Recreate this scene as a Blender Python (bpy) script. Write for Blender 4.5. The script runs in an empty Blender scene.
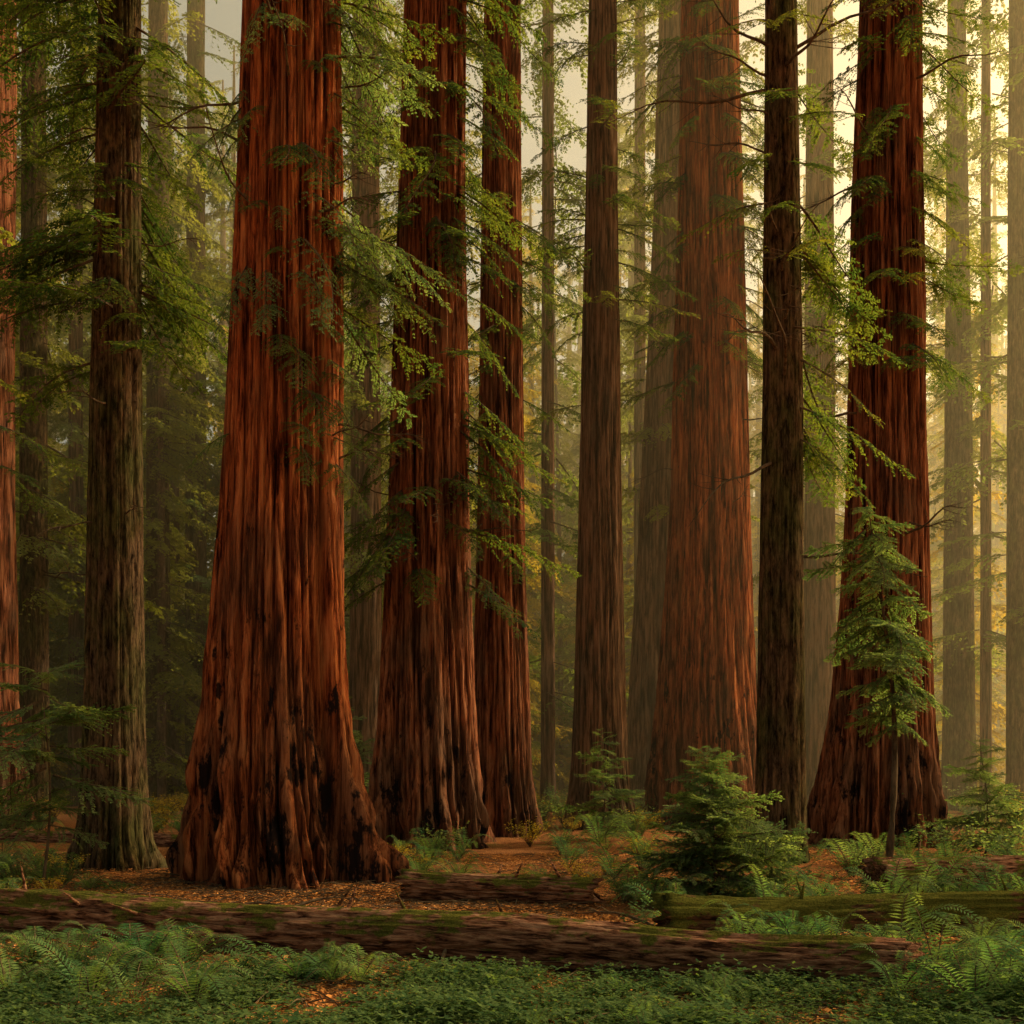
import bpy, math, random
import numpy as np
from mathutils import noise, Vector
random.seed(3); rng=np.random.default_rng(7)
F=1138.0; H=2.3; HY=770.0
MIST=.0052
def PX(px,d): return (px-512)/F*d
def PZ(py,d): return H+(HY-py)/F*d
scene=bpy.context.scene
col=scene.collection
def gz(x,y):
    r=math.hypot(x,y)
    a=min(1,max(0,(r-4)/20))
    return 0.10*noise.noise(Vector((x*.35,y*.35,1)))+a*0.18*noise.noise(Vector((x*.09,y*.09,5)))+0.035*noise.noise(Vector((x*1.7,y*1.7,3)))
# ---------- material helpers
def newmat(name):
    m=bpy.data.materials.new(name); m.use_nodes=True
    nt=m.node_tree; nt.nodes.clear()
    return m,nt,nt.nodes,nt.links
def N(nt,t,**k):
    n=nt.nodes.new(t)
    for a,b in k.items(): setattr(n,a,b)
    return n
def ramp(nt,stops):
    n=nt.nodes.new('ShaderNodeValToRGB'); e=n.color_ramp.elements
    while len(e)<len(stops): e.new(0.5)
    for i,(p,c) in enumerate(stops):
        e[i].position=p; e[i].color=(c[0],c[1],c[2],1) if not isinstance(c,(int,float)) else (c,c,c,1)
    return n
def mapped(nt,scale,src='Object'):
    tc=nt.nodes.new('ShaderNodeTexCoord'); mp=nt.nodes.new('ShaderNodeMapping')
    mp.inputs['Scale'].default_value=scale
    nt.links.new(tc.outputs[src],mp.inputs[0]); return mp.outputs[0]
def noi(nt,vec,scale,detail=4,rough=.6,dist=0):
    n=nt.nodes.new('ShaderNodeTexNoise'); n.inputs['Scale'].default_value=scale
    n.inputs['Detail'].default_value=detail; n.inputs['Roughness'].default_value=rough; n.inputs['Distortion'].default_value=dist
    nt.links.new(vec,n.inputs['Vector']); return n.outputs['Fac']
def mixc(nt,fac,a,b,bt='MIX'):
    n=nt.nodes.new('ShaderNodeMix'); n.data_type='RGBA'; n.blend_type=bt
    for i,v in((0,fac),(6,a),(7,b)):
        if isinstance(v,(int,float)): n.inputs[i].default_value=v
        elif isinstance(v,tuple): n.inputs[i].default_value=(v[0],v[1],v[2],1)
        else: nt.links.new(v,n.inputs[i])
    return n.outputs[2]
def bump(nt,h,st,dist,nrm=None):
    b=nt.nodes.new('ShaderNodeBump'); b.inputs['Strength'].default_value=st; b.inputs['Distance'].default_value=dist
    nt.links.new(h,b.inputs['Height'])
    if nrm is not None: nt.links.new(nrm,b.inputs['Normal'])
    return b.outputs[0]
def finish(nt,color,nrm=None,rough=.9):
    p=nt.nodes.new('ShaderNodeBsdfDiffuse'); o=nt.nodes.new('ShaderNodeOutputMaterial')
    p.inputs['Roughness'].default_value=.5
    nt.links.new(color,p.inputs['Color'])
    if nrm is not None: nt.links.new(nrm,p.inputs['Normal'])
    nt.links.new(p.outputs[0],o.inputs[0])
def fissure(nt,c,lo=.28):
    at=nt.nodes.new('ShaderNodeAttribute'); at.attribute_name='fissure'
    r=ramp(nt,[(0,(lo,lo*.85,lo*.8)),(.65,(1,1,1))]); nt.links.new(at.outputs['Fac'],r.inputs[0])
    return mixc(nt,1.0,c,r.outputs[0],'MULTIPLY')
def redwood_mat(name,c1,c2,c3,grey,char=0.6):
    m,nt,n,l=newmat(name)
    v=mapped(nt,(1,1,.07)); f1=noi(nt,v,7,7,.74,.35)
    v3=mapped(nt,(1,1,.35)); f3=noi(nt,v3,.9,4,.6)
    r=ramp(nt,[(.38,(c1[0]*.14,c1[1]*.14,c1[2]*.18)),(.46,c1),(.52,c2),(.62,c3)]); l.new(f1,r.inputs[0])
    c=r.outputs[0]
    tc=nt.nodes.new('ShaderNodeTexCoord'); sx=nt.nodes.new('ShaderNodeSeparateXYZ'); l.new(tc.outputs['Object'],sx.inputs[0])
    mr=nt.nodes.new('ShaderNodeMapRange'); l.new(sx.outputs[2],mr.inputs[0]); mr.inputs[1].default_value=.5; mr.inputs[2].default_value=9; mr.inputs[3].default_value=.07; mr.inputs[4].default_value=-.06
    a3=N(nt,'ShaderNodeMath',operation='ADD'); l.new(f3,a3.inputs[0]); l.new(mr.outputs[0],a3.inputs[1])
    r3=ramp(nt,[(.42,0),(.64,.8)]); l.new(a3.outputs[0],r3.inputs[0])
    r2=ramp(nt,[(.4,(grey[0]*.22,grey[1]*.22,grey[2]*.22)),(.6,grey)]); l.new(f1,r2.inputs[0])
    c=mixc(nt,r3.outputs[0],c,r2.outputs[0])
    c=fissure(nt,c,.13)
    f4=noi(nt,mapped(nt,(1,1,.5)),1.6,5,.7)
    ad=N(nt,'ShaderNodeMath',operation='ADD'); l.new(f4,ad.inputs[0]); l.new(mr.outputs[0],ad.inputs[1])
    r4=ramp(nt,[(char,0),(char+.05,.95)]); l.new(ad.outputs[0],r4.inputs[0])
    c=mixc(nt,r4.outputs[0],c,(.016,.013,.014))
    b=bump(nt,f1,1,.2)
    finish(nt,c,b); return m
def fir_mat(name,c1,c2,moss):
    m,nt,n,l=newmat(name)
    v=mapped(nt,(1,1,.22)); f=noi(nt,v,9,6,.75,.3); r=ramp(nt,[(.38,(c1[0]*.2,c1[1]*.2,c1[2]*.2)),(.47,c1),(.62,c2)]); l.new(f,r.inputs[0])
    f3=noi(nt,mapped(nt,(1,1,.5)),1.2,4,.6); r3=ramp(nt,[(.42,0),(.62,.8)]); l.new(f3,r3.inputs[0])
    r2=ramp(nt,[(.4,(moss[0]*.2,moss[1]*.2,moss[2]*.2)),(.6,moss)]); l.new(f,r2.inputs[0])
    c=mixc(nt,r3.outputs[0],r.outputs[0],r2.outputs[0])
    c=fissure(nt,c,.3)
    b=bump(nt,f,1,.12)
    finish(nt,c,b); return m
def leaf_mat(name,ca,cb,tr,trf=.45,mode='pos'):
    m,nt,n,l=newmat(name)
    if mode=='pos':
        g=nt.nodes.new('ShaderNodeNewGeometry'); fac=noi(nt,g.outputs['Position'],1.1,2,.7); lo,hi=.35,.65
    elif mode=='island':
        g=nt.nodes.new('ShaderNodeNewGeometry'); fac=g.outputs['Random Per Island']; lo,hi=0,1
    else:
        oi=nt.nodes.new('ShaderNodeObjectInfo'); fac=oi.outputs['Random']; lo,hi=.05,.95
    r=ramp(nt,[(lo,ca),(hi,cb)]); l.new(fac,r.inputs[0])
    d=nt.nodes.new('ShaderNodeBsdfDiffuse')
    l.new(r.outputs[0],d.inputs['Color'])
    t=nt.nodes.new('ShaderNodeBsdfTranslucent'); tcx=mixc(nt,1.0,r.outputs[0],tr,'MULTIPLY'); l.new(tcx,t.inputs[0])
    mx=nt.nodes.new('ShaderNodeMixShader'); mx.inputs[0].default_value=trf; l.new(d.outputs[0],mx.inputs[1]); l.new(t.outputs[0],mx.inputs[2])
    o=nt.nodes.new('ShaderNodeOutputMaterial'); l.new(mx.outputs[0],o.inputs[0]); return m
def simple_mat(name,ca):
    m,nt,n,l=newmat(name); f=noi(nt,mapped(nt,(1,1,.3)),9,3,.65); r=ramp(nt,[(.35,tuple(x*.45 for x in ca)),(.65,tuple(x*1.3 for x in ca))]); l.new(f,r.inputs[0])
    finish(nt,r.outputs[0]); return m
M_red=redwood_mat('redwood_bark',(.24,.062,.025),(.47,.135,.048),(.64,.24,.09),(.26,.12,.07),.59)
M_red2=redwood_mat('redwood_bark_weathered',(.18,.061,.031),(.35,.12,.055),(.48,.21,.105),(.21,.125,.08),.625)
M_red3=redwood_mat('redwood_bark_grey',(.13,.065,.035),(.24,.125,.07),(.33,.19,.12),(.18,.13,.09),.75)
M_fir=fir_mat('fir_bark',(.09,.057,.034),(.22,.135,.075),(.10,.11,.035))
M_twig=simple_mat('twig_bark',(.12,.085,.055))
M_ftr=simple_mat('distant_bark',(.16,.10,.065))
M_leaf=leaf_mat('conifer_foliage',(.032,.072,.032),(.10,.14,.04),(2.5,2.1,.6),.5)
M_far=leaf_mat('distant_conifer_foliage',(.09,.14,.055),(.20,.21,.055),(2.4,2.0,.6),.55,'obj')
M_leafy=leaf_mat('golden_foliage',(.24,.22,.045),(.36,.29,.05),(2.1,1.7,.5),.5)  # yellow shrub leaves; on far trees, backlight put into the leaf colour
M_yg=leaf_mat('yellow_green_foliage',(.09,.13,.04),(.17,.19,.045),(2.3,1.9,.6),.5)
M_sap=leaf_mat('sapling_foliage',(.08,.145,.065),(.17,.23,.10),(2.0,1.9,.8),.5)
M_fern=leaf_mat('fern_foliage',(.04,.11,.05),(.13,.20,.07),(2.0,1.8,.8))
M_herb=leaf_mat('herb_foliage',(.03,.07,.03),(.11,.16,.055),(1.8,1.8,.8),.4,'island')
M_litter=leaf_mat('leaf_litter',(.20,.075,.025),(.68,.31,.10),(1,1,1),.1,'island')
# ---------- mesh helpers
def mkmesh(name,V,Fc,mats,mi=None,smooth=False):
    me=bpy.data.meshes.new(name); me.from_pydata([tuple(v) for v in V],[],Fc)
    for m in mats: me.materials.append(m)
    if mi is not None: me.polygons.foreach_set('material_index',np.array(mi,dtype=np.int32))
    if smooth: me.polygons.foreach_set('use_smooth',np.ones(len(Fc),dtype=bool))
    me.update(); return me
def mkobj(name,me,parent=None,loc=(0,0,0)):
    o=bpy.data.objects.new(name,me); col.objects.link(o); o.location=loc
    if parent: o.parent=parent
    return o
def empty(name,loc=(0,0,0)):
    o=bpy.data.objects.new(name,None); o.empty_display_size=.5; col.objects.link(o); o.location=loc; return o
class MB:
    def __init__(s): s.V=[];s.F=[];s.M=[]
    def tri(s,a,b,c,m=0):
        k=len(s.V); s.V+= [a,b,c]; s.F.append((k,k+1,k+2)); s.M.append(m)
    def quad(s,a,b,c,d,m=0):
        k=len(s.V); s.V+=[a,b,c,d]; s.F.append((k,k+1,k+2,k+3)); s.M.append(m)
    def tube(s,pts,rad,seg=5,m=0):
        pts=[np.array(p,float) for p in pts]; k0=len(s.V)
        for i,p in enumerate(pts):
            t=pts[min(i+1,len(pts)-1)]-pts[max(i-1,0)]; t=t/(np.linalg.norm(t)+1e-9)
            u=np.cross(t,[0,0,1.]); 
            if np.linalg.norm(u)<.05: u=np.cross(t,[0,1.,0])
            u/=np.linalg.norm(u); w=np.cross(t,u)
            for j in range(seg):
                a=2*math.pi*j/seg; s.V.append(p+rad[i]*(u*math.cos(a)+w*math.sin(a)))
        for i in range(len(pts)-1):
            for j in range(seg):
                a=k0+i*seg+j;b=k0+i*seg+(j+1)%seg
                s.F.append((a,b,b+seg,a+seg)); s.M.append(m)
def nrm(v): return v/(math.sqrt(v[0]*v[0]+v[1]*v[1]+v[2]*v[2])+1e-9)
def cross(a,b): return np.array([a[1]*b[2]-a[2]*b[1],a[2]*b[0]-a[0]*b[2],a[0]*b[1]-a[1]*b[0]])
# ---------- prototypes
def proto(name,mb,mats,smooth=False):
    me=mkmesh(name,mb.V,mb.F,mats,mb.M,smooth); return bpy.data.objects.new(name,me)
def bough_mb(seed,L=3.,tw=1.0,leaf=.15,gap=.13,lg=.06,droop=.16,hang=.35,wf=.15):
    r=random.Random(seed); mb=MB()
    wob=[r.uniform(-.12,.12) for _ in range(6)]
    def P(t): return np.array([L*t, L*.1*math.sin(t*3+wob[0]*8)+wob[1]*t*L, -droop*L*t*t+.05*L*t+wob[2]*.3*math.sin(t*5)])
    n=8; mb.tube([P(i/n) for i in range(n+1)],[.028*L/3*(1-i/n)+.004 for i in range(n+1)],3,1)
    n=int(L/gap); up=np.array([0,0,1.])
    for i in range(n):
        for sd in(-1,1):
            if r.random()<.14: continue
            t=.08+.92*(i+r.random()*.8)/n
            if t>1: continue
            ln=tw*(min(1,(t+.12)*2.6))*(1-t)**.6*r.uniform(.55,1.15)+.12
            a=sd*math.radians(r.uniform(42,72)); dz=r.uniform(-.35,.12)
            p=P(t); d=nrm(np.array([math.cos(a),math.sin(a),dz])); hg=hang*r.uniform(.4,1.4)
            Q=lambda s: p+d*s+np.array([.12*s*s,0,-hg*s*s])
            e=Q(ln); sdv=nrm(cross(d,up))*.006
            mid=Q(ln*.5)
            mb.quad(p-sdv,p+sdv,mid+sdv,mid-sdv,1); mb.quad(mid-sdv,mid+sdv,e,e-sdv*.3,1)
            m=int(ln/lg)
            for k in range(m+1):
                s=ln*(k+r.random())/(m+1)
                q=Q(s); tang=nrm(Q(s+.02)-q); sv=nrm(cross(tang,up))
                for s2 in(-1,1):
                    if r.random()<.1: continue
                    b=math.radians(r.uniform(30,62)); l2=leaf*r.uniform(.6,1.25)*(1-.55*s/ln)
                    dd=nrm(tang*math.cos(b)+sv*s2*math.sin(b)+up*r.uniform(-.45,.1))
                    wv=nrm(cross(dd,up+np.array([r.uniform(-.6,.6),r.uniform(-.6,.6),0])))*leaf*wf
                    md=q+dd*l2*.45
                    mb.quad(q,md+wv,q+dd*l2,md-wv,0)
    return mb
def bough(name,seed,L=3.,tw=1.0,leaf=.15,mat=None,gap=.13,lg=.06,droop=.16,hang=.35,wf=.15):
    return proto(name,bough_mb(seed,L,tw,leaf,gap,lg,droop,hang,wf),[mat or M_leaf,M_twig])
def arr(mb): return np.array(mb.V),np.array(mb.F,dtype=np.int64),np.array(mb.M,dtype=np.int32)
def whole_tree(name,seed,mat,h=46,low=3,nb=70,r0=.45):
    r=random.Random(seed); bs=FARB
    T=MB(); lean=r.uniform(-.6,.6); T.tube([(0,0,-.6),(0,0,1),(lean*.3,0,h*.5),(lean,0,h)],[r0*1.5,r0,r0*.75,.05],12,1)
    Vs=[np.array(T.V)];Fs=[np.array(T.F)];Ms=[np.array(T.M,dtype=np.int32)]; k=len(T.V)
    for q in range(nb):
        z=low+(h-low)*(q+r.random())/nb; az=r.uniform(0,6.28); s=(1.1*(1-z/h)+.75)*r.uniform(.65,1.3); pt=r.uniform(.0,.6); ro=r.uniform(-.3,.3)
        V,Fq,Mq=bs[q%len(bs)]; V=V*s
        c,s_=math.cos(ro),math.sin(ro); V=V@np.array([[1,0,0],[0,c,-s_],[0,s_,c]]).T
        c,s_=math.cos(pt),math.sin(pt); V=V@np.array([[c,0,s_],[0,1,0],[-s_,0,c]]).T
        c,s_=math.cos(az),math.sin(az); V=V@np.array([[c,-s_,0],[s_,c,0],[0,0,1]]).T
        V=V+np.array([lean*z/h,0,z]); Vs.append(V);Fs.append(Fq+k);Ms.append(Mq);k+=len(V)
    V=np.concatenate(Vs).astype(np.float32);Fq=np.concatenate(Fs).astype(np.int32);Mq=np.concatenate(Ms)
    me=bpy.data.meshes.new(name); me.vertices.add(len(V)); me.vertices.foreach_set('co',V.ravel()); me.loops.add(Fq.size); me.loops.foreach_set('vertex_index',Fq.ravel())
    me.polygons.add(len(Fq)); me.polygons.foreach_set('loop_start',np.arange(0,Fq.size,4,dtype=np.int32)); me.materials.append(mat); me.materials.append(M_ftr); me.polygons.foreach_set('material_index',Mq); me.update(calc_edges=True)
    return bpy.data.objects.new(name,me)
def fern(name,seed,nf=13,L=.85,mat=None):
    r=random.Random(seed); mb=MB()
    for i in range(nf):
        a=2*math.pi*(i+r.uniform(-.3,.3))/nf; l=L*r.uniform(.6,1.2); h=r.uniform(.5,1.3); roll=r.uniform(-.3,.3)
        ca,sa=math.cos(a),math.sin(a); bend=r.uniform(-.3,.3)
        def P(t): 
            x=l*(t*.9); z=l*(h*1.75*t-1.1*h*t*t-.32*t**3); y=bend*l*t*t
            return np.array([ca*x-sa*y,sa*x+ca*y,z])
        n=26; up=np.array([0,0,1.])
        mb.tube([P(k/8) for k in range(9)],[.008*(1-k/9)+.001 for k in range(9)],3,1)
        for k in range(n):
            t=.12+.88*k/n; q=P(t); tg=nrm(P(t+.01)-q); sv=nrm(cross(tg,up)); nn=cross(sv,tg)
            ll=l*.17*min(1,(t+.1)*3.2)*(1-t)**.55*1.25*r.uniform(.85,1.1)+.008
            for s2 in(-1,1):
                dd=nrm(sv*s2+tg*.3+nn*(.1+roll*s2*.5)+up*r.uniform(-.25,0)); w=tg*l*.011
                md=q+dd*ll*.4
                mb.quad(q-w*.6,md-w,q+dd*ll,md+w,0)
    return proto(name,mb,[mat or M_fern,M_twig])
def herb(name,seed,n=70,R=.38,h=.22,ls=.035,mat=None):
    r=random.Random(seed); mb=MB()
    for i in range(n):
        a=r.uniform(0,6.28); rr=R*math.sqrt(r.random()); x,y=rr*math.cos(a),rr*math.sin(a); z=h*r.uniform(.2,1)*(1-.5*rr/R)
        p=np.array([x,y,z]); mb.tri(np.array([x-.002,y,-.03]),np.array([x+.002,y,-.03]),p,0)
        k=r.choice([3,4,5,5]); a0=r.uniform(0,6.28)
        for j in range(k):
            b=a0+6.28*j/k; d=nrm(np.array([math.cos(b),math.sin(b),r.uniform(-.4,.5)])); s=np.cross(d,[0,0,1.])*ls*.38; l=ls*r.uniform(.8,1.6)
            mb.quad(p,p+d*l*.55+s,p+d*l,p+d*l*.55-s,0)
    return proto(name,mb,[mat or M_herb])
def litter(name,seed,n=140,R=.6):
    r=random.Random(seed); mb=MB()
    for i in range(n):
        a=r.uniform(0,6.28); rr=R*math.sqrt(r.random()); p=np.array([rr*math.cos(a),rr*math.sin(a),r.uniform(.0,.03)])
        b=r.uniform(0,6.28); l=r.uniform(.03,.085); d=np.array([math.cos(b),math.sin(b),r.uniform(-.3,.5)])*l; s=np.array([-math.sin(b),math.cos(b),r.uniform(-.6,.6)])*l*r.uniform(.12,.35)
        mb.quad(p-d*.5,p+s,p+d*.5,p-s,0)
    for i in range(5):
        a=r.uniform(0,6.28); p=np.array([r.uniform(-R,R),r.uniform(-R,R),.02]); l=r.uniform(.2,.6); d=np.array([math.cos(a),math.sin(a),r.uniform(0,.15)])*l
        mb.tube([p,p+d*.5+np.array([0,0,.03]),p+d],[.008,.006,.002],4,1)
    return proto(name,mb,[M_litter,M_twig])
def shrub(name,seed,mat,n=26,h=1.0,ls=.05):
    r=random.Random(seed); mb=MB()
    for i in range(n):
        a=r.uniform(0,6.28); o=r.uniform(.2,.75)*h; l=h*r.uniform(.6,1.1)
        P=lambda t:np.array([math.cos(a)*o*t**1.2,math.sin(a)*o*t**1.2,l*t-.25*l*t*t])
        mb.tube([P(k/4) for k in range(5)],[.008,.006,.005,.003,.002],3,1)
        for k in range(26):
            t=r.uniform(.25,1.02); q=P(t)+np.array([r.uniform(-1,1)*.09,r.uniform(-1,1)*.09,r.uniform(-.05,.05)])
            b=r.uniform(0,6.28); d=nrm(np.array([math.cos(b),math.sin(b),r.uniform(-.6,.3)])); s=nrm(cross(d,np.array([r.uniform(-.5,.5),r.uniform(-.5,.5),1.])))*ls*.35
            mb.quad(q,q+d*ls*.6+s,q+d*ls*1.3,q+d*ls*.6-s,0)
    return proto(name,mb,[mat,M_twig])
B_main=[bough('bough_a',1),bough('bough_b',2,3.3,.85),bough('bough_c',3,2.6,1.15,hang=.6),bough('bough_d',4,3.0,.7,hang=.8,droop=.3)]
B_mix=B_main+[bough('bough_e',7,3.0,.8,mat=M_yg,gap=.15,hang=.6)]
FK=dict(leaf=.24,gap=.17,lg=.11,wf=.2)
FARB=[arr(bough_mb(31,3,1.1,**FK)),arr(bough_mb(32,3.3,1.0,hang=.7,**FK)),arr(bough_mb(33,2.6,1.2,hang=.5,**FK))]
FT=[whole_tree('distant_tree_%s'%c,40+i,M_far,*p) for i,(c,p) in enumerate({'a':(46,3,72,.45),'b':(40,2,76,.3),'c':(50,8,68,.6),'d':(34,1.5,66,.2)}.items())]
FG=[whole_tree('backlit_gold_tree_%s'%c,50+i,M_leafy,*p) for i,(c,p) in enumerate({'a':(42,3,66,.4),'b':(30,1.5,56,.2)}.items())]
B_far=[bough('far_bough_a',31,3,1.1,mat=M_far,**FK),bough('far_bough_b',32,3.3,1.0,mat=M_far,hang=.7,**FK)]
B_fine=[bough('fine_bough_a',11,2.4,.8,.11,gap=.1,lg=.045),bough('fine_bough_b',12,2.6,.7,.11,M_sap,gap=.1,lg=.045,hang=.7,droop=.3),bough('fine_bough_c',13,2.2,.5,.09,M_sap,gap=.12,lg=.045,hang=1.0,droop=.4)]
B_sap=[bough('sapling_bough_a',21,1.2,.42,.07,M_sap,.06,.028,.1,.3,.2),bough('sapling_bough_b',22,1.2,.5,.07,M_sap,.06,.028,.2,.4,.2)]
FERN=[fern('fern_a',1),fern('fern_b',2,11,.95),fern('fern_c',3,16,.7),fern('fern_d',4,8,1.0)]
HERB=[herb('herb_a',1),herb('herb_b',2,90,.4,.24,.028),herb('herb_c',3,60,.35,.14,.045),herb('herb_d',4,34,.3,.32,.05)]
LIT=[litter('litter_a',1),litter('litter_b',2),litter('litter_c',3)]
SHR=[shrub('shrub_a',1,M_sap),shrub('shrub_b',2,M_sap,22,1.2,.065)]
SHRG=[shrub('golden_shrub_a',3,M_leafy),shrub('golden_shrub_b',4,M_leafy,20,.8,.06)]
# ---------- scatter through geometry nodes
NG={}
def group(protos,real):
    key=tuple(p.name for p in protos)+(real,)
    if key in NG: return NG[key]
    ng=bpy.data.node_groups.new('scatter','GeometryNodeTree')
    ng.interface.new_socket('Geometry',in_out='INPUT',socket_type='NodeSocketGeometry'); ng.interface.new_socket('Geometry',in_out='OUTPUT',socket_type='NodeSocketGeometry')
    n=ng.nodes; l=ng.links; gi=n.new('NodeGroupInput'); go=n.new('NodeGroupOutput')
    iop=n.new('GeometryNodeInstanceOnPoints'); jn=n.new('GeometryNodeJoinGeometry')
    for p in protos:
        oi=n.new('GeometryNodeObjectInfo'); oi.inputs['Object'].default_value=p; oi.inputs['As Instance'].default_value=True
        l.new(oi.outputs['Geometry'],jn.inputs[0])
    l.new(jn.outputs[0],iop.inputs['Instance'])
    iop.inputs['Pick Instance'].default_value=True
    def na(nm,t):
        a=n.new('GeometryNodeInputNamedAttribute'); a.data_type=t; a.inputs[0].default_value=nm; return [o for o in a.outputs if o.enabled and o.name=='Attribute'][0]
    l.new(gi.outputs[0],iop.inputs['Points']); l.new(na('idx','INT'),iop.inputs['Instance Index'])
    e=n.new('FunctionNodeEulerToRotation'); l.new(na('rot','FLOAT_VECTOR'),e.inputs[0]); l.new(e.outputs[0],iop.inputs['Rotation'])
    l.new(na('scl','FLOAT'),iop.inputs['Scale'])
    if real:
        rl=n.new('GeometryNodeRealizeInstances'); l.new(iop.outputs[0],rl.inputs[0]); l.new(rl.outputs[0],go.inputs[0])
    else: l.new(iop.outputs[0],go.inputs[0])
    NG[key]=ng; return ng
def scatter(name,pts,protos,parent=None,real=True):
    A=np.array(pts,dtype=np.float32); me=bpy.data.meshes.new(name); me.vertices.add(len(A)); me.vertices.foreach_set('co',A[:,:3].ravel())
    a=me.attributes.new('rot','FLOAT_VECTOR','POINT'); a.data.foreach_set('vector',A[:,3:6].ravel())
    a=me.attributes.new('scl','FLOAT','POINT'); a.data.foreach_set('value',A[:,6].copy())
    a=me.attributes.new('idx','INT','POINT'); a.data.foreach_set('value',rng.integers(0,len(protos),len(A)).astype(np.int32))
    me.update(); o=mkobj(name,me,parent); md=o.modifiers.new('scatter','NODES'); md.node_group=group(protos,real); return o
# ---------- trunks
def trunk_mesh(name,prof,d,mat,seg,dz,ztop,flute,fine,lobes,seed,zmin=-.6):
    zs=[];cx=[];rr=[]
    for py,a,b in prof:
        zs.append(PZ(py,d)); cx.append(PX((a+b)/2,d)); rr.append((b-a)/2/F*d)
    o=np.argsort(zs); zs=np.array(zs)[o]; cx=np.array(cx)[o]; rr=np.array(rr)[o]
    zs=np.append(zs,[ztop]); cx=np.append(cx,[cx[-1]+(cx[-1]-cx[-2])*.3]); rr=np.append(rr,[rr[-1]*.3])
    bx=cx[0]; Z=[]; z=zmin
    while z<ztop:
        Z.append(z); z+=dz*(1 if z<PZ(0,d)+1 else 6)
    V=[];Fc=[];FI=[]
    S=Vector((seed*7.3,seed*3.1,seed))
    for z in Z:
        c=np.interp(z,zs,cx)-bx; r=np.interp(z,zs,rr)
        if z<zs[0]: r=rr[0]*(1+.1*(zs[0]-z))
        rb=math.exp(-max(0,z)/(rr[0]*.9)); tw=.02*z
        for j in range(seg):
            t=2*math.pi*j/seg; ct,st=math.cos(t),math.sin(t); c2,s2=math.cos(t+tw),math.sin(t+tw)
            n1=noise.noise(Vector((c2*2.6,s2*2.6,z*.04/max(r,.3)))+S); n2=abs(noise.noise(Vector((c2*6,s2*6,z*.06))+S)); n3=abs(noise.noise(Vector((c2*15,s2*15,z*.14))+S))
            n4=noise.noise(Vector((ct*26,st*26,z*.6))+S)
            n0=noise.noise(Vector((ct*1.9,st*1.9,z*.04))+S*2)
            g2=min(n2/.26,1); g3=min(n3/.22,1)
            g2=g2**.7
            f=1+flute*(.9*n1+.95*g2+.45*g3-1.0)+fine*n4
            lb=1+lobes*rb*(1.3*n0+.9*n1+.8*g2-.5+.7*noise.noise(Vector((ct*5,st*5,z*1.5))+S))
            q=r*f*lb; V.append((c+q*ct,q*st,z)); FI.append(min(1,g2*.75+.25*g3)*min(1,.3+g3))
    m=len(Z)
    for i in range(m-1):
        for j in range(seg):
            a=i*seg+j;b=i*seg+(j+1)%seg; Fc.append((a,b,b+seg,a+seg))
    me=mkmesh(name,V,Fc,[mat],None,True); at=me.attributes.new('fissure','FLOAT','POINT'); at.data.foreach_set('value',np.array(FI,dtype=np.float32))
    return me,bx,(zs,cx,rr)
def limb_pts(info,bx,d,zr,n,sc,azr=(0,6.28),pitch=(.05,.5),bias=1):
    zs,cx,rr=info; out=[]
    for i in range(n):
        z=zr[0]+(zr[1]-zr[0])*random.random()**bias; az=random.uniform(*azr); r=np.interp(z,zs,rr)*.8; c=np.interp(z,zs,cx)-bx
        out.append((c+r*math.cos(az),r*math.sin(az),z,random.uniform(-.3,.3),random.uniform(*pitch),az,random.uniform(*sc)))
    return out
def dead_limbs(info,bx,n,zr,L,seed):
    r=random.Random(seed); mb=MB(); zs,cx,rr=info
    for i in range(n):
        z=r.uniform(*zr); az=r.uniform(-3.4,.3); R=np.interp(z,zs,rr)*.85; c=np.interp(z,zs,cx)-bx; l=r.uniform(*L)
        p=np.array([c+R*math.cos(az),R*math.sin(az),z]); d=np.array([math.cos(az),math.sin(az),r.uniform(-.3,.4)]); cur=r.uniform(-.5,.3); w=r.uniform(-.4,.4)
        P=lambda t: p+d*l*t+np.array([-math.sin(az)*w*l*t*t,math.cos(az)*w*l*t*t,cur*l*t*t+.03*l*math.sin(t*9+i)])
        mb.tube([P(k/8) for k in range(9)],[.03*(1-k/8)*min(1.4,l/2.5)+.006 for k in range(9)],5,0)
        for q in range(6):
            t=r.uniform(.3,.9); b=P(t); a2=az+r.choice([-1,1])*r.uniform(.5,1); l2=l*.4*(1-t)+.2; dd=np.array([math.cos(a2),math.sin(a2),r.uniform(-.5,.3)])*l2
            mb.tube([b,b+dd*.5+np.array([0,0,-.03]),b+dd],[.011,.008,.003],4,0)
    return mkmesh('dead_limbs',mb.V,mb.F,[M_twig],None,True)
def tree(name,prof,d,mat,seg=120,dz=.12,ztop=48,flute=.07,fine=.012,lobes=.25,seed=1,br=None,dead=None,protos=None):
    me,bx,info=trunk_mesh('trunk',prof,d,mat,seg,dz,ztop,flute,fine,lobes,seed)
    e=empty(name,(bx,d,0)); mkobj('trunk',me,e)
    if br:
        pts=[]
        for b in br: pts+=limb_pts(info,bx,d,**b)
        scatter('branches',pts,protos or B_main,e)
    if dead: mkobj('dead_limbs',dead_limbs(info,bx,*dead,seed),e)
    return e,info,bx
FR=(-3.5,.35)
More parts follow.
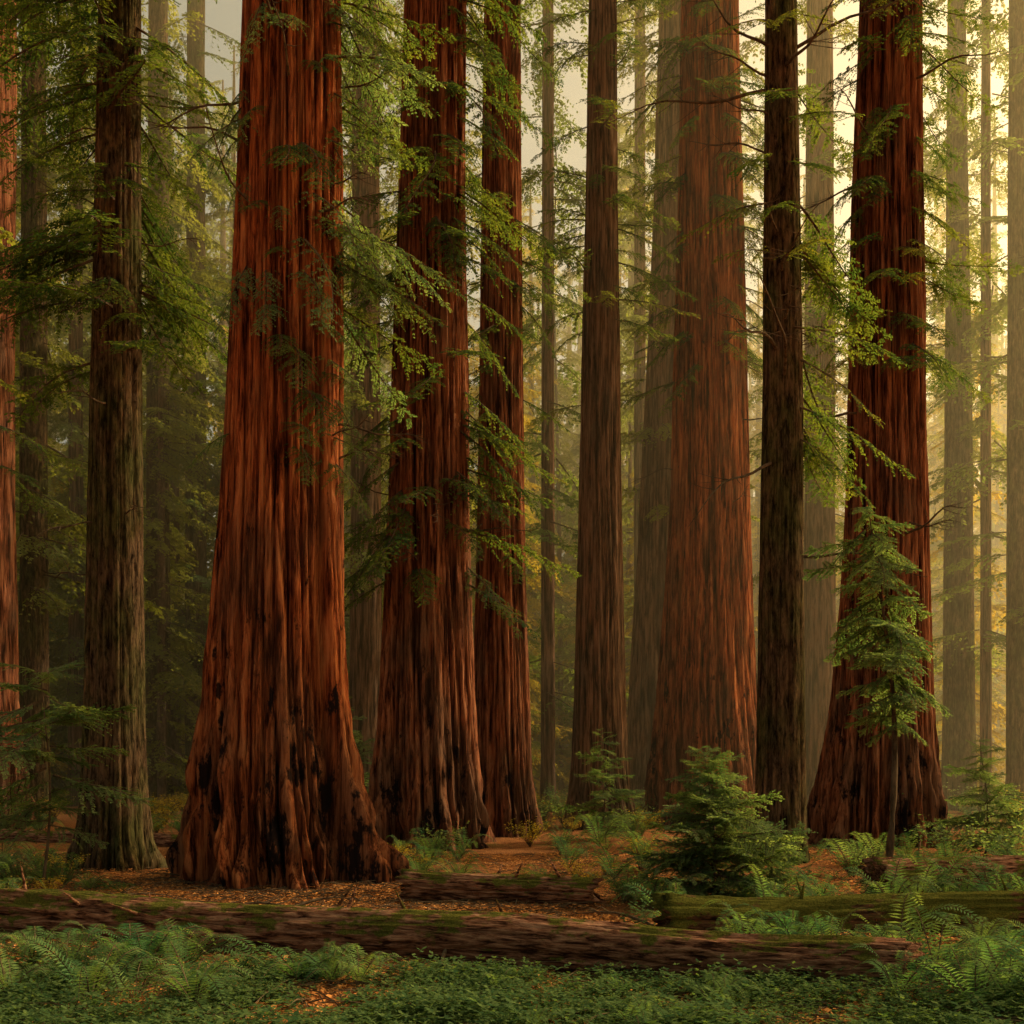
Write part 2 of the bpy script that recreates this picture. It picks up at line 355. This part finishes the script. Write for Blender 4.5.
A=tree('redwood_tree',[(888,186,372),(860,188,366),(800,194,356),(700,206,346),(600,214,343),(500,222,341),(300,232,340),(0,243,340)],23.6,M_red,340,.07,50,.12,.012,.42,1,
  br=[dict(zr=(8.5,18.5),n=40,sc=(.4,.9),azr=(-2.6,-.2),pitch=(.3,1.0)),dict(zr=(12,20),n=34,sc=(.7,1.3),azr=(-1.3,.8),pitch=(.2,.7)),dict(zr=(28,50),n=8,sc=(1.2,1.9))],dead=(12,(8,18),(1,2.5)),protos=B_fine)
B=tree('redwood_tree',[(848,368,490),(800,375,480),(700,382,473),(600,387,469),(500,391,466),(200,400,463),(0,406,466)],35,M_red2,240,.1,52,.12,.012,.3,2,
  br=[dict(zr=(8,28),n=85,sc=(.7,1.3),azr=FR,pitch=(.2,.8)),dict(zr=(34,52),n=8,sc=(1.2,1.9))],dead=(6,(6,20),(1,2.5)))
C=tree('redwood_tree',[(838,468,540),(780,471,533),(700,473,530),(500,478,524),(200,482,521),(0,485,520)],39.5,M_red2,180,.12,52,.10,.012,.25,3,
  br=[dict(zr=(9,32),n=50,sc=(.5,1.0),azr=FR,pitch=(.2,.8)),dict(zr=(36,52),n=8,sc=(1.2,1.9))],protos=B_mix)
D=tree('redwood_tree',[(832,566,636),(780,572,628),(700,575,625),(500,579,621),(200,586,618),(0,589,616)],43,M_red3,160,.12,52,.08,.012,.25,4,
  br=[dict(zr=(16,34),n=36,sc=(.5,1.1),azr=FR),dict(zr=(38,52),n=6,sc=(1.2,1.9))],protos=B_mix)
E=tree('redwood_tree',[(815,625,690),(700,630,690),(500,640,686),(200,655,690),(0,660,690)],60,M_red3,120,.2,65,.08,.01,.2,5,
  br=[dict(zr=(16,48),n=60,sc=(.8,1.4)),dict(zr=(48,60),n=6,sc=(1.2,1.9))],protos=B_far)
Ft=tree('redwood_tree',[(828,650,765),(760,655,757),(700,660,753),(600,668,750),(500,674,747),(200,680,742),(0,683,738)],46,M_red,240,.12,55,.11,.01,.2,6,
  br=[dict(zr=(18,38),n=80,sc=(.7,1.2),azr=FR,pitch=(.2,.8)),dict(zr=(40,55),n=6,sc=(1.2,1.9))],dead=(6,(10,24),(1,2.5)),protos=B_mix)
Ht=tree('redwood_tree',[(850,814,932),(800,822,930),(700,836,926),(600,844,924),(500,849,923),(200,855,921),(0,863,920)],35,M_red2,240,.1,52,.12,.012,.25,7,
  br=[dict(zr=(14,28),n=58,sc=(.6,1.1),azr=FR,pitch=(.2,.8)),dict(zr=(40,52),n=4,sc=(1.2,1.9))],dead=(9,(8,24),(2,4)),protos=B_mix)
J=tree('redwood_tree',[(828,-72,24),(700,-65,14),(500,-60,10),(0,-55,12)],44,M_red2,140,.14,52,.09,.01,.25,8,
  br=[dict(zr=(14,34),n=40,sc=(.7,1.3)),dict(zr=(34,52),n=10,sc=(1.2,1.9))])
K=tree('fir_tree',[(868,76,153),(840,80,147),(800,83,145),(700,86,143),(500,90,141),(200,96,140),(0,100,140)],27.3,M_fir,150,.09,42,.06,.02,.25,9,
  br=[dict(zr=(12,22),n=80,sc=(.7,1.3)),dict(zr=(24,42),n=12,sc=(1.0,1.6))],dead=(12,(7,20),(.8,2.2)))
G=tree('fir_tree',[(868,752,808),(830,756,806),(700,758,804),(400,763,802),(0,766,796)],27,M_fir,130,.1,40,.06,.02,.15,10,
  br=[dict(zr=(10,21),n=20,sc=(.6,1.1),azr=(-1.5,.9),pitch=(.2,.7)),dict(zr=(14,21),n=8,sc=(.6,1.0),azr=(-3,-1.5)),dict(zr=(26,40),n=5,sc=(.9,1.5))],dead=(14,(6,20),(1.5,4)),protos=B_mix)
I=tree('fir_tree',[(808,942,976),(700,944,974),(400,946,971),(0,948,965)],62,M_fir,80,.25,65,.04,.02,.15,11,
  br=[dict(zr=(16,50),n=40,sc=(.8,1.4))],protos=B_far)
k=12
for (x,w,d,b0) in [(34,26,50,10),(548,13,62,6),(986,10,60,8),(1018,20,56,10),(366,30,58,10),(820,30,62,10),(158,22,68,8),(-130,40,38,10),(76,14,72,6),(196,20,75,8),(430,20,70,8),(640,12,75,6),(300,16,80,6),(905,16,78,8)]:
    yb=HY+F*H/d
    tree('fir_tree' if k%2 else 'redwood_tree',[(yb,x-w*.72,x+w*.72),(yb-40,x-w*.55,x+w*.55),(400,x-w*.5,x+w*.47),(0,x-w*.42,x+w*.42)],d,M_red3 if k%3 else M_fir,60,.3,PZ(0,d)+random.uniform(12,20),.06,.01,.15,k,
      br=[dict(zr=(b0,PZ(0,d)+6),n=int(d*(1.4 if x<500 else 1.0 if x<700 else .65)),sc=(.9,1.6),pitch=(.05,.5))],protos=B_far); k+=1
# ---------- distant tree mass
mass=empty('distant_tree_mass'); pts=[];ptg=[]
for i in range(215):
    d=66+130*(i/215)**.95; x=random.uniform(-.56,.45)*d
    s=random.uniform(.8,1.15)*(1+max(0,d-70)/120)
    if d<115 and x>0 and random.random()<.6: s*=.5
    gold=(x/d>-.05 and random.random()<.55) or random.random()<.10  # backlit glow painted as gold leaf colour, mostly centre and right
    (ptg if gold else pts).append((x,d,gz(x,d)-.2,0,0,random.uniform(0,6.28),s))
scatter('trees',pts,FT,mass,False); scatter('backlit_gold_trees',ptg,FG,mass,False)
# ---------- understory small trees
def sapling(name,px,d,h,zlow,rad,n,protos,tr=.03,seed=1,up=(-.5,.25),flat=0):
    r=random.Random(seed); x=PX(px,d); g=gz(x,d); e=empty(name,(x,d,g)); mb=MB()
    lx=r.uniform(-.06,.06)*h
    P=lambda t: np.array([lx*t+.03*h*math.sin(t*4),0,h*t-.05]); mb.tube([P(i/10) for i in range(11)],[tr*(1-i/10.5)+.004 for i in range(11)],7,0)
    mkobj('trunk',mkmesh('trunk',mb.V,mb.F,[M_twig],None,True),e)
    pts=[]
    for i in range(n):
        t=(zlow+(h-zlow)*(i+.5)/n)/h; q=P(t); u=(t-zlow/h)/(1-zlow/h)
        pr=((1-u)**.75*.9+.14)*(.45+.55*min(1,u*4+.35)) if not flat else (.55+.45*math.sin(u*3.1))
        s=rad/1.2*pr*r.uniform(.5,1.3); pts.append((q[0],q[1],q[2],r.uniform(-.4,.4),r.uniform(*up),i*2.4+r.uniform(-.6,.6),s))
    scatter('branches',pts,protos,e); return e
sapling('sapling_tree',712,19.5,2.75,.1,1.6,135,B_sap,.03,3)
sapling('sapling_tree',888,25.5,8.3,3.2,1.5,72,B_sap,.09,4,(0,.8),1)
sapling('sapling_tree',770,20.5,1.5,.1,1.0,70,B_sap,.02,13)
sapling('sapling_tree',42,21.5,4.2,1.2,1.7,26,B_sap,.03,5,(-.4,.4),1)
sapling('sapling_tree',600,36,3.6,.3,1.4,50,B_sap,.03,6)
sapling('sapling_tree',985,30,3.2,.2,1.7,60,B_sap,.03,7)
sapling('sapling_tree',345,50,6,.6,2,60,B_sap,.04,8)
# ---------- ground
def axis(lo,hi,fine_lo,fine_hi,st,g=1.18):
    a=list(np.arange(fine_lo,fine_hi,st)); s=st; v=fine_hi
    while v<hi: a.append(v); s*=g; v+=s
    a.append(hi); s=st; v=fine_lo-st
    while v>lo: a.insert(0,v); s*=g; v-=s
    a.insert(0,lo); return a
xs=axis(-1500,1500,-16,16,.2); ys=axis(-1500,1500,6,34,.2)
V=[(x,y,gz(x,y)) for y in ys for x in xs]; nx=len(xs)
Fc=[(j*nx+i,j*nx+i+1,(j+1)*nx+i+1,(j+1)*nx+i) for j in range(len(ys)-1) for i in range(nx-1)]
m,nt,n_,l=newmat('forest_floor')
v=mapped(nt,(1,1,1)); f=noi(nt,v,30,4,.75); r=ramp(nt,[(.35,(.07,.03,.016)),(.5,(.27,.11,.045)),(.65,(.54,.24,.085))]); l.new(f,r.inputs[0])
f2=noi(nt,v,.45,4,.6); r2=ramp(nt,[(.58,0),(.68,.6)]); l.new(f2,r2.inputs[0])
r3=ramp(nt,[(.3,(.02,.03,.008)),(.7,(.08,.10,.025))]); l.new(f,r3.inputs[0]); c=mixc(nt,r2.outputs[0],r.outputs[0],r3.outputs[0])
b=bump(nt,f,1,.05); finish(nt,c,b)
mkobj('ground',mkmesh('ground',V,Fc,[m],None,True))
# ---------- logs
def log_mat(name,ca,cb,cc,mossth):
    m,nt,n,l=newmat(name); v=mapped(nt,(.15,1,1)); f=noi(nt,v,18,6,.72,.4); r=ramp(nt,[(.40,ca),(.5,cb),(.62,cc)]); l.new(f,r.inputs[0])
    v2=mapped(nt,(1,1,1)); f2=noi(nt,v2,2.2,5,.65); g=nt.nodes.new('ShaderNodeNewGeometry'); sx=nt.nodes.new('ShaderNodeSeparateXYZ'); l.new(g.outputs['Normal'],sx.inputs[0])
    ma=N(nt,'ShaderNodeMath',operation='MULTIPLY_ADD'); l.new(sx.outputs[2],ma.inputs[0]); ma.inputs[1].default_value=.16; l.new(f2,ma.inputs[2])
    r2=ramp(nt,[(mossth,0),(mossth+.07,1)]); l.new(ma.outputs[0],r2.inputs[0])
    f3=noi(nt,v2,45,3,.8); r3=ramp(nt,[(.3,(.04,.05,.01)),(.7,(.22,.21,.045))]); l.new(f3,r3.inputs[0])
    c=mixc(nt,r2.outputs[0],r.outputs[0],r3.outputs[0]); b=bump(nt,f,1,.12); b=bump(nt,f3,.6,.02,b); finish(nt,c,b); return m
M_log=log_mat('log_wood',(.045,.019,.013),(.28,.125,.075),(.55,.30,.19),.60)
M_mlog=log_mat('mossy_log',(.03,.018,.012),(.14,.07,.04),(.25,.14,.07),.47)
def log(name,a,b,r0,r1,mat,seed,sink=.06,stubs=4):
    a=np.array([a[0],a[1],gz(*a)+r0-sink]); b=np.array([b[0],b[1],gz(*b)+r1-sink]); L=np.linalg.norm(b-a); n=int(L/.06); seg=72
    V=[];Fc=[]; S=Vector((seed*9.,seed,0)); rr=random.Random(seed)
    for i in range(n+1):
        t=i/n; x=(t-.5)*L
        for j in range(seg):
            th=2*math.pi*j/seg; c,s=math.cos(th),math.sin(th); rad=r0+(r1-r0)*t
            g=min(1,abs(noise.noise(Vector((x*.22,c*5,s*5))+S))/.2)
            q=rad*(.92+.16*noise.noise(Vector((x*.6,c*1.3,s*1.3))+S)+.15*g+.08*noise.noise(Vector((x*3,c*12,s*12))+S))
            xe=x
            if i==0 or i==n: xe=x+(1 if i else -1)*.22*abs(noise.noise(Vector((0,c*3,s*3))+S*2))*2
            V.append((xe,q*c+.05*math.sin(x*.7+seed),q*s+.04*math.sin(x*.9)))
    for i in range(n):
        for j in range(seg):
            p=i*seg+j; q=i*seg+(j+1)%seg; Fc.append((p,q,q+seg,p+seg))
    for e,i in((-1,0),(1,n)):
        c0=len(V); V.append(tuple(np.mean(V[i*seg:(i+1)*seg],axis=0)-np.array([e*.12,0,0])))
        for j in range(seg):
            p=i*seg+j; q=i*seg+(j+1)%seg; Fc.append((q,p,c0) if e<0 else (p,q,c0))
    mb=MB(); mb.V=[np.array(v) for v in V]; mb.F=Fc; mb.M=[0]*len(Fc)
    for i in range(stubs):
        x=rr.uniform(-.4,.4)*L; th=rr.uniform(.3,2.8); l_=rr.uniform(.12,.4); d=np.array([rr.uniform(-.6,.6),math.cos(th),math.sin(th)]); p=np.array([x,r0*.7*math.cos(th),r0*.7*math.sin(th)])
        mb.tube([p,p+d*(l_*.6),p+d*(l_*1.2)],[.035,.022,.006],6,0)
    o=mkobj(name,mkmesh(name,mb.V,mb.F,[mat],None,True)); o.location=(a+b)/2
    d=b-a; o.rotation_euler=(0,-math.asin(d[2]/L),math.atan2(d[1],d[0])); return o
def P2(px,d): return (PX(px,d),d)
log('fallen_log',P2(-60,16.2),P2(903,11.9),.34,.26,M_log,1,.07,7)
log('fallen_log',P2(120,17.0),P2(640,14.9),.19,.13,M_mlog,2,.0)
log('fallen_log',P2(668,15.6),P2(1110,16.3),.33,.30,M_mlog,3)
log('fallen_log',P2(880,20.4),P2(1120,21.5),.37,.37,M_log,4,.0)
log('fallen_log',P2(412,19.6),P2(590,18.6),.28,.20,M_log,5,-.03)
log('fallen_log',P2(-60,38),P2(240,33),.25,.2,M_log,6)
log('fallen_log',P2(60,16.0),P2(130,15.0),.2,.16,M_log,7,.0,1)
# loose fallen branches
def fallen_branch(px,d,L,az,seed):
    r=random.Random(seed); mb=MB(); w=r.uniform(-.2,.2)
    P=lambda t: np.array([L*(t-.5),w*L*math.sin(t*3.1),.06+.10*math.sin(t*3.1)+.05*L*t*r.uniform(.9,1.1)])
    mb.tube([P(k/10) for k in range(11)],[.026*(1-k/12)+.003 for k in range(11)],6,0)
    for q in range(7):
        t=r.uniform(.25,.95); b=P(t); a=r.choice([-1,1])*r.uniform(.4,1.0); l=L*.3*(1.1-t); dd=np.array([math.cos(a),math.sin(a),r.uniform(-.05,.6)])*l
        mb.tube([b,b+dd*.5+np.array([0,0,.02]),b+dd],[.010,.007,.002],4,0)
    x=PX(px,d); o=mkobj('fallen_branch',mkmesh('fallen_branch',mb.V,mb.F,[M_twig],None,True)); o.location=(x,d,gz(x,d)); o.rotation_euler=(0,0,az)
for i,(px,d,L,az) in enumerate([(470,13.6,1.6,1.2),(520,15.8,1.8,.3),(250,17.6,1.5,-.3),(950,11.6,1.3,.7),(610,17,1.4,2.6),(130,19,1.4,.5),(330,18.3,1.2,.2)]): fallen_branch(px,d,L,az,i)
# ---------- floor plants
def seg_d(a,b,x,y):
    a=np.array(a);b=np.array(b);p=np.array([x,y]);t=min(1,max(0,np.dot(p-a,b-a)/np.dot(b-a,b-a))); return np.linalg.norm(a+t*(b-a)-p)
def onlog(x,y):
    return seg_d(P2(-60,16.2),P2(903,11.9),x,y)<.5 or seg_d(P2(668,15.6),P2(1110,16.3),x,y)<.45
def gp(x,y,s,tilt=.12,dz=0): return (x,y,gz(x,y)+dz,random.uniform(-tilt,tilt),random.uniform(-tilt,tilt),random.uniform(0,6.28),s)
fp=[]
def ferns(n,pxr,dr,s):
    for i in range(n):
        d=random.uniform(*dr); x=PX(random.uniform(*pxr),d)
        if not onlog(x,d): fp.append(gp(x,d,random.uniform(*s),.25))
ferns(17,(-60,200),(10.6,13.2),(.6,1.15)); ferns(4,(300,370),(11.6,12.6),(.6,.85)); ferns(9,(740,850),(12.6,14.8),(.7,1.0))
ferns(20,(870,1080),(10.4,13.4),(.55,1.0)); ferns(9,(220,860),(9.9,11.6),(.35,.55)); ferns(12,(390,480),(22,32),(.7,1.0)); ferns(13,(540,680),(19,32),(.7,1.1))
ferns(28,(850,1080),(17.5,30),(.7,1.2)); ferns(18,(-60,90),(18,28),(.8,1.2)); ferns(14,(640,860),(16.5,20),(.7,1.0)); ferns(50,(-100,1150),(32,60),(1,1.6)); ferns(5,(700,1060),(14.0,15.2),(.6,.8))
scatter('fern_patch',fp,FERN)
hp=[]
for i in range(950):
    d=random.uniform(9.2,12.9); x=random.uniform(-.56,.56)*d
    if onlog(x,d) or noise.noise(Vector((x*.9,d*.9,9)))>.04+(.12 if d<10.6 else -.02): continue
    hp.append(gp(x,d,random.uniform(.5,1.5)))
for i in range(200):
    d=random.uniform(13,34); px=random.uniform(-60,1080); x=PX(px,d)
    if 130<px<640 or onlog(x,d): continue
    hp.append(gp(x,d,random.uniform(.6,1.4)))
scatter('groundcover_plants',hp,HERB)
lp=[]
for i in range(1200):
    d=9.5+22*random.random()**1.3; x=random.uniform(-.54,.54)*d; lp.append(gp(x,d,random.uniform(.7,1.2),.03,.01))
for i in range(400):
    d=random.uniform(15,24); x=PX(random.uniform(120,560),d); lp.append(gp(x,d,random.uniform(.7,1.1),.03,.015))
scatter('leaf_litter',lp,LIT)
sp=[];sg=[]
for i in range(170):
    d=random.uniform(38,80); x=random.uniform(-.52,.56)*d; (sg if random.random()<.6 else sp).append(gp(x,d,random.uniform(.9,2.0),.2))
for (px,d,s) in [(20,22,.9),(60,24,.8),(400,27,.8),(440,30,1.0),(530,34,1.2),(560,30,.8),(950,27,1.2),(1000,26,1.3),(1030,24,1.3),(930,34,1.6),(640,28,.9),(850,24,.9),(820,19,.6)]:
    (sp if random.random()<.6 else sg).append(gp(PX(px,d),d,s))
for (px,d) in [(10,19),(50,20),(575,24),(605,25),(590,22),(425,25)]: sg.append(gp(PX(px,d),d,.6))
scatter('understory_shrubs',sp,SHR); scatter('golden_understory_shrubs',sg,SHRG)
if MIST:
    x0,x1,y0,y1,z0,z1=-140,140,38,200,-1.5,60
    V=[(x,y,z) for x in(x0,x1) for y in(y0,y1) for z in(z0,z1)]; Fc=[(0,1,3,2),(4,6,7,5),(0,4,5,1),(2,3,7,6),(0,2,6,4),(1,5,7,3)]
    m=bpy.data.materials.new('forest_mist'); m.use_nodes=True; nt=m.node_tree; nt.nodes.clear(); vs=nt.nodes.new('ShaderNodeVolumeScatter'); vs.inputs['Density'].default_value=MIST; vs.inputs['Anisotropy'].default_value=.62; vs.inputs['Color'].default_value=(1,.86,.48,1)
    o=nt.nodes.new('ShaderNodeOutputMaterial'); nt.links.new(vs.outputs[0],o.inputs['Volume'])
    mkobj('forest_mist',mkmesh('forest_mist',V,Fc,[m]))
# ---------- light
EL,AZ=31,65
w=bpy.data.worlds.new('World'); scene.world=w; w.use_nodes=True; nt=w.node_tree; bg=nt.nodes['Background']; sk=nt.nodes.new('ShaderNodeTexSky'); sk.sky_type='NISHITA'; sk.sun_disc=False
sk.sun_elevation=math.radians(EL); sk.sun_rotation=math.radians(AZ); sk.dust_density=7; sk.ozone_density=0; sk.air_density=.8
tc=mixc(nt,1.0,sk.outputs[0],(1.75,1.38,.70),'MULTIPLY'); nt.links.new(tc,bg.inputs[0]); bg.inputs[1].default_value=.15
sl=bpy.data.lights.new('sun','SUN'); sl.energy=5; sl.angle=math.radians(.5); sl.color=(1,.8,.47)
so=bpy.data.objects.new('sun',sl); col.objects.link(so)
sd=Vector((math.sin(math.radians(AZ))*math.cos(math.radians(EL)),math.cos(math.radians(AZ))*math.cos(math.radians(EL)),math.sin(math.radians(EL))))
so.rotation_euler=sd.to_track_quat('Z','Y').to_euler()
cd=bpy.data.cameras.new('camera'); cam=bpy.data.objects.new('camera',cd); col.objects.link(cam); cam.location=(0,0,H); cam.rotation_euler=(math.radians(90),0,0)
cd.lens=40; cd.sensor_width=36; cd.shift_y=(HY-512)/1024; cd.clip_end=5000; scene.camera=cam
scene.view_settings.view_transform='Standard'; scene.view_settings.look='None'; scene.view_settings.exposure=0
